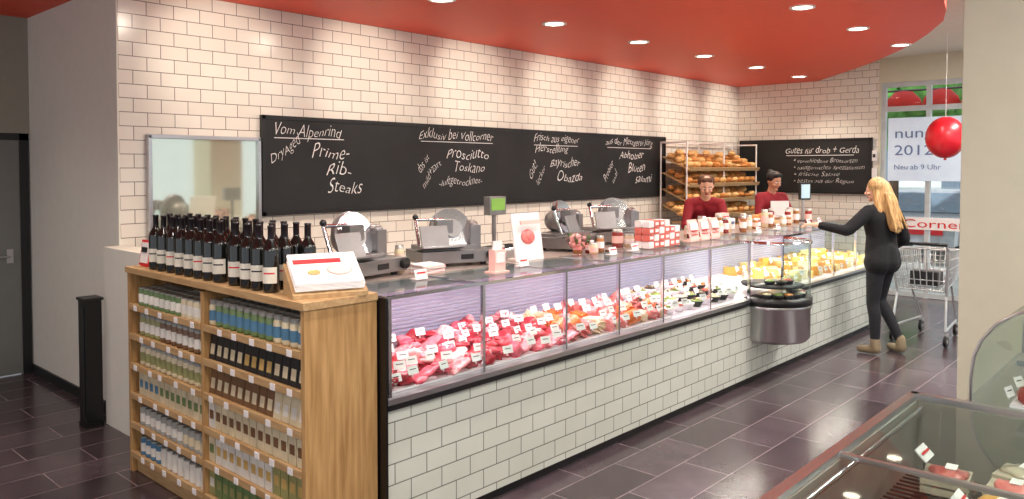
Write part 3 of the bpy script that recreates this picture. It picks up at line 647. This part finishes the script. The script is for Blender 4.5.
def head(parent,M,skin,hair,hairkind):
    b=B(); b.M=M
    def fn(q):
        x,y,z=.073*q.x,.09*q.y,.115*q.z
        if q.z<0:
            x*=1+.30*q.z
            y*=(1+.08*q.z) if q.y>0 else (1+.45*q.z)
        if q.y>.5 and q.z>.1: y*=.97
        return V((x,y,z))
    b.sph((0,0,0),1,skin,24,18,fn=fn)
    b.cap((0,.082,.012),(0,.1,-.022),.008,.013,skin,10); b.sph((-.011,.094,-.026),.008,skin,8,6); b.sph((.011,.094,-.026),.008,skin,8,6)
    for s in(-1,1):
        b.sph((s*.03,.077,.005),(.014,.01,.008),M_eye,10,6); b.sph((s*.03,.086,.005),.005,M_iris,8,6); b.cap((s*.018,.086,.026),(s*.044,.078,.027),.004,.003,hair,8)
        b.sph((s*.073,-.005,-.005),(.01,.018,.03),skin,10,8); b.sph((s*.038,.06,-.03),(.02,.02,.02),skin,10,8)
    b.sph((0,.083,-.055),(.022,.009,.005),M_lip,12,6); b.sph((0,.08,-.063),(.018,.009,.005),M_lip,12,6); b.sph((0,.066,-.09),(.022,.02,.018),skin,12,8)
    b.done('head',parent=parent)
    if hairkind=='short':
        blob('hair',[((-.02,-.03,.04),(.02,-.03,.04),.074,.074,hair),((0,-.05,.01),(0,-.06,-.04),.05,.035,hair),((-.03,.035,.082),(.03,.035,.082),.03,.03,hair),((-.058,-.02,.02),(-.062,-.01,-.01),.02,.012,hair),((.058,-.02,.02),(.062,-.01,-.01),.02,.012,hair)],M,parent,.008,3)
    if hairkind=='bun':
        blob('hair',[((-.02,-.02,.045),(.02,-.02,.045),.078,.078,hair),((0,-.05,.01),(0,-.06,-.03),.055,.04,hair),((0,-.09,.09),(0,-.1,.085),.035,.035,hair),((-.04,.04,.08),(.03,.05,.085),.028,.03,hair)],M,parent,.008,3)
    if hairkind=='long':
        caps=[((-.02,-.015,.045),(.02,-.015,.045),.084,.084,hair),((0,-.05,.02),(0,-.09,-.14),.08,.09,hair),((-.03,-.085,-.12),(-.05,-.13,-.36),.065,.05,hair),((.03,-.085,-.12),(.06,-.13,-.34),.065,.045,hair),((0,-.1,-.1),(.0,-.14,-.40),.06,.03,hair),((-.065,-.01,.02),(-.095,-.02,-.22),.03,.034,hair),((.065,-.01,.02),(.095,-.02,-.22),.03,.034,hair)]
        for i in range(22):
            a=U(-.1,.1); caps.append(((a*.8,-.1-U(0,.03),-.05),(a*1.45,-.14-U(0,.07),U(-.28,-.43)),.022,.008,hair))
        blob('hair',caps,M,parent,.008,1)
def hand(b,w,d,side,nrm,skin):
    w=V(w);d=V(d).normalized();side=V(side).normalized();n=V(nrm).normalized()
    b.cap(w,w+d*.03,.022,.024,skin,10)
    for k in(-.024,-.008,.008,.024): b.cap(w+d*.02+side*k*.8,w+d*.08+side*k,.014,.0115,skin,8)
    for k,L in zip((-.027,-.009,.009,.027),(.06,.075,.08,.07)):
        p=w+d*.085+side*k; q=p+(d+n*.35).normalized()*L*.5; r=q+(d+n*1.0).normalized()*L*.5; b.cap(p,q,.0095,.0085,skin,8); b.cap(q,r,.0085,.007,skin,8)
    p=w+d*.03+side*.03; q=p+(d*.6+side*.8).normalized()*.04; r=q+(d+side*.2+n*.4).normalized()*.035; b.cap(p,q,.012,.01,skin,8); b.cap(q,r,.01,.008,skin,8)
def human(name,loc,yaw,J,mt,k=1,hairkind='short',hyaw=0,hpitch=0,bulk=1,extra=[],sleeve=.85):
    skin,topm,botm,shoe,hair=mt
    D=dict(pel=(0,0,.95),neck=(0,-.01,1.41),head=(0,.025,1.585),shL=(-.165,0,1.37),shR=(.165,0,1.37),elL=(-.22,-.02,1.1),elR=(.22,-.02,1.1),wrL=(-.22,.07,.87),wrR=(.22,.07,.87),
      hpL=(-.085,0,.9),hpR=(.085,0,.9),knL=(-.09,.03,.49),knR=(.09,.03,.49),anL=(-.09,-.02,.1),anR=(.09,-.02,.1),toL=(-.1,.14,.035),toR=(.1,.14,.035))
    D.update(J); D={a:V(c) for a,c in D.items()}
    M=Matrix.Translation((loc[0],loc[1],0))@Matrix.Rotation(yaw,4,'Z')@Matrix.Scale(k,4); e=empty(name,(loc[0],loc[1],0))
    P,N=D['pel'],D['neck']; sv=(D['shR']-D['shL']).normalized(); ax=(N-P); fw=sv.cross(ax.normalized())*-1
    if fw.y<0: fw=-fw
    T=lambda t,s,f=0: P+ax*t+sv*s+fw*f
    caps=[]; a=caps.append; u=bulk
    for s in(-1,1):
        a((T(.05,s*.06),T(.4,s*.05),.098*u,.088*u,topm)); a((T(.4,s*.05),T(.78,s*.075),.088*u,.1*u,topm)); a((T(.7,s*.07,.03),T(.6,s*.07,.045),.06,.06,topm))
        a((T(-.02,s*.075,-.03),T(.02,s*.07,-.03),.095,.1,botm))
    a((T(.93,-.02),D['shL'],.062*u,.058*u,topm)); a((T(.93,.02),D['shR'],.062*u,.058*u,topm)); a((T(.88,0),T(1.0,0),.08,.055,topm)); a((N,D['head']+V((0,-.02,-.06)),.052,.05,skin))
    for s in 'LR':
        a((D['sh'+s],D['el'+s],.056*u,.045*u,topm)); m=D['el'+s].lerp(D['wr'+s],sleeve); a((D['el'+s],m,.045*u,.034*u,topm)); a((m,D['wr'+s],.026 if sleeve>.5 else .036,.023,skin))
        a((D['hp'+s],D['kn'+s],.095,.06,botm)); c=D['kn'+s].lerp(D['an'+s],.3)+V((0,-.015,0)); a((D['kn'+s],c,.059,.058,botm)); a((c,D['an'+s]+V((0,0,.02)),.058,.042,botm))
        a((D['an'+s]+V((0,0,.04)),D['an'+s]+V((0,-.01,-.045)),.046,.048,shoe)); a((D['an'+s]+V((0,0,-.055)),D['to'+s]+V((0,0,.005)),.042,.036,shoe))
    caps+=extra
    blob('body',caps,M,e,.012,4)
    Mh=M@Matrix.Translation(D['head'])@Matrix.Rotation(hyaw,4,'Z')@Matrix.Rotation(hpitch,4,'X')
    head(e,Mh,skin,hair,hairkind)
    b=B(); b.M=M
    for s,sg in(('L',1),('R',-1)):
        d=(D['wr'+s]-D['el'+s]).normalized(); hd=d.copy()
        if name=='customer_woman' and s=='L': hd=(d+V((0,0,-.1))).normalized()
        sd=V((sg,.3,0)); sd=(sd-hd*sd.dot(hd)).normalized(); nn=hd.cross(sd); 
        if nn.z>0: nn=-nn
        hand(b,D['wr'+s],hd,sd,nn,skin)
    b.done('hands',parent=e); return e,M,D
skin=mat('skin',(226,176,148),.5,var=.05); skin2=mat('skin_tan',(200,145,114),.5,var=.05)
blk=mat('black_knit',(20,20,24),.9,var=.3,scale=60,bump=.4); jean=mat('dark_trousers',(26,27,33),.8,var=.25,scale=50); blond=mat('blonde_hair',(222,184,126),.5,rgb2=(160,116,66),scale=6,stretch=(9,9,1),bump=.5)
M_shoe=mat('sneaker',(140,124,98),.7,var=.15); maroon=mat('maroon_polo',(140,24,38),.8,var=.12); brown=mat('brown_hair',(96,62,42),.6,var=.3,scale=30); dkhair=mat('dark_hair',(26,20,20),.6,var=.3,scale=30)
ex=[((-.06,-.01,1.0),(-.09,-.01,.89),.11,.122,blk),((.06,-.01,1.0),(.09,-.01,.89),.11,.122,blk),((0,-.04,1.0),(0,-.05,.89),.1,.11,blk),((-.08,.0,1.43),(.08,-.02,1.42),.045,.045,blk),((.2,-.04,1.3),(.27,-.06,1.12),.065,.06,blk),((-.2,.04,1.36),(-.36,.12,1.21),.068,.058,blk)]
e,M,D=human('customer_woman',(7.98,2.42),-.26,dict(shL=(-.18,.03,1.38),shR=(.17,-.03,1.35),elL=(-.38,.13,1.2),wrL=(-.535,.32,1.25),elR=(.28,-.06,1.1),wrR=(.28,.13,.97),knR=(.13,.1,.5),anR=(.17,-.1,.1),toR=(.21,.03,.035),anL=(-.09,.0,.1),toL=(-.13,.13,.035),neck=(-.02,.01,1.41),head=(-.04,.04,1.585)),(skin,blk,jean,M_shoe,blond),1.0,'long',.35,-.12,1.16,ex,.9)
b=B(); b.M=M; b.box((.27,.25,.89),(.03,.16,.1),pc['p_red']); b.done('purse',parent=e)
apron=mat('white_apron',(235,230,226),.8,var=.05)
e,M,D=human('shop_assistant',(8.46,4.6),math.radians(125),dict(pel=(0,-.08,.95),neck=(0,.22,1.34),head=(0,.31,1.49),shL=(-.165,.2,1.29),shR=(.165,.2,1.29),elL=(-.22,.3,1.05),elR=(.22,.3,1.05),wrL=(-.1,.5,1.1),wrR=(.1,.5,1.08)),(skin,maroon,blk,M_black,brown),1.07,'short',0,-.45,1.05,[],.3)
b=B(); b.M=M; b.sph((0,.48,1.12),(.12,.07,.04),M_bread2); b.done('bread_in_hands',parent=e)
e,M,D=human('shop_assistant',(9.66,4.28),math.radians(150),dict(elL=(-.24,.08,1.12),elR=(.24,.08,1.12),wrL=(-.12,.28,1.15),wrR=(.1,.28,1.12),head=(0,.05,1.57)),(skin2,maroon,blk,M_black,dkhair),1.04,'bun',.1,-.3,1.05,[],.3)
b=B(); b.M=M
b.box((0,.165,1.08),(.26,.012,.5),apron); b.box((.05,.3,1.16),(.14,.09,.012),M_tag); b.cyl((-.17,.02,1.02),(.17,.02,1.02),.01,apron); b.done('apron',parent=e)
# ---------------------------------------------------------------- world, sun, camera
w=bpy.data.worlds.new('world'); scene.world=w; w.use_nodes=True
w.node_tree.nodes['Background'].inputs[0].default_value=(.9,.94,1,1); w.node_tree.nodes['Background'].inputs[1].default_value=.95
L=bpy.data.lights.new('sun','SUN'); L.energy=3.4; L.angle=.03; o=bpy.data.objects.new('sun',L); o.location=(-6,4,12); o.rotation_euler=V((.62,-.1,-.78)).to_track_quat('-Z','Y').to_euler(); scene.collection.objects.link(o)
cam=bpy.data.cameras.new('camera'); co=bpy.data.objects.new('camera',cam); scene.collection.objects.link(co); scene.camera=co
cam.sensor_width=36; cam.lens=36*780/1024; cam.shift_y=-57/1024
th=math.radians(42.3); pt=math.radians(1.8)
fwd=V((math.cos(th)*math.cos(pt),math.sin(th)*math.cos(pt),-math.sin(pt)))
co.location=(0,0,1.8); co.rotation_euler=fwd.to_track_quat('-Z','Y').to_euler(); cam.clip_start=.05
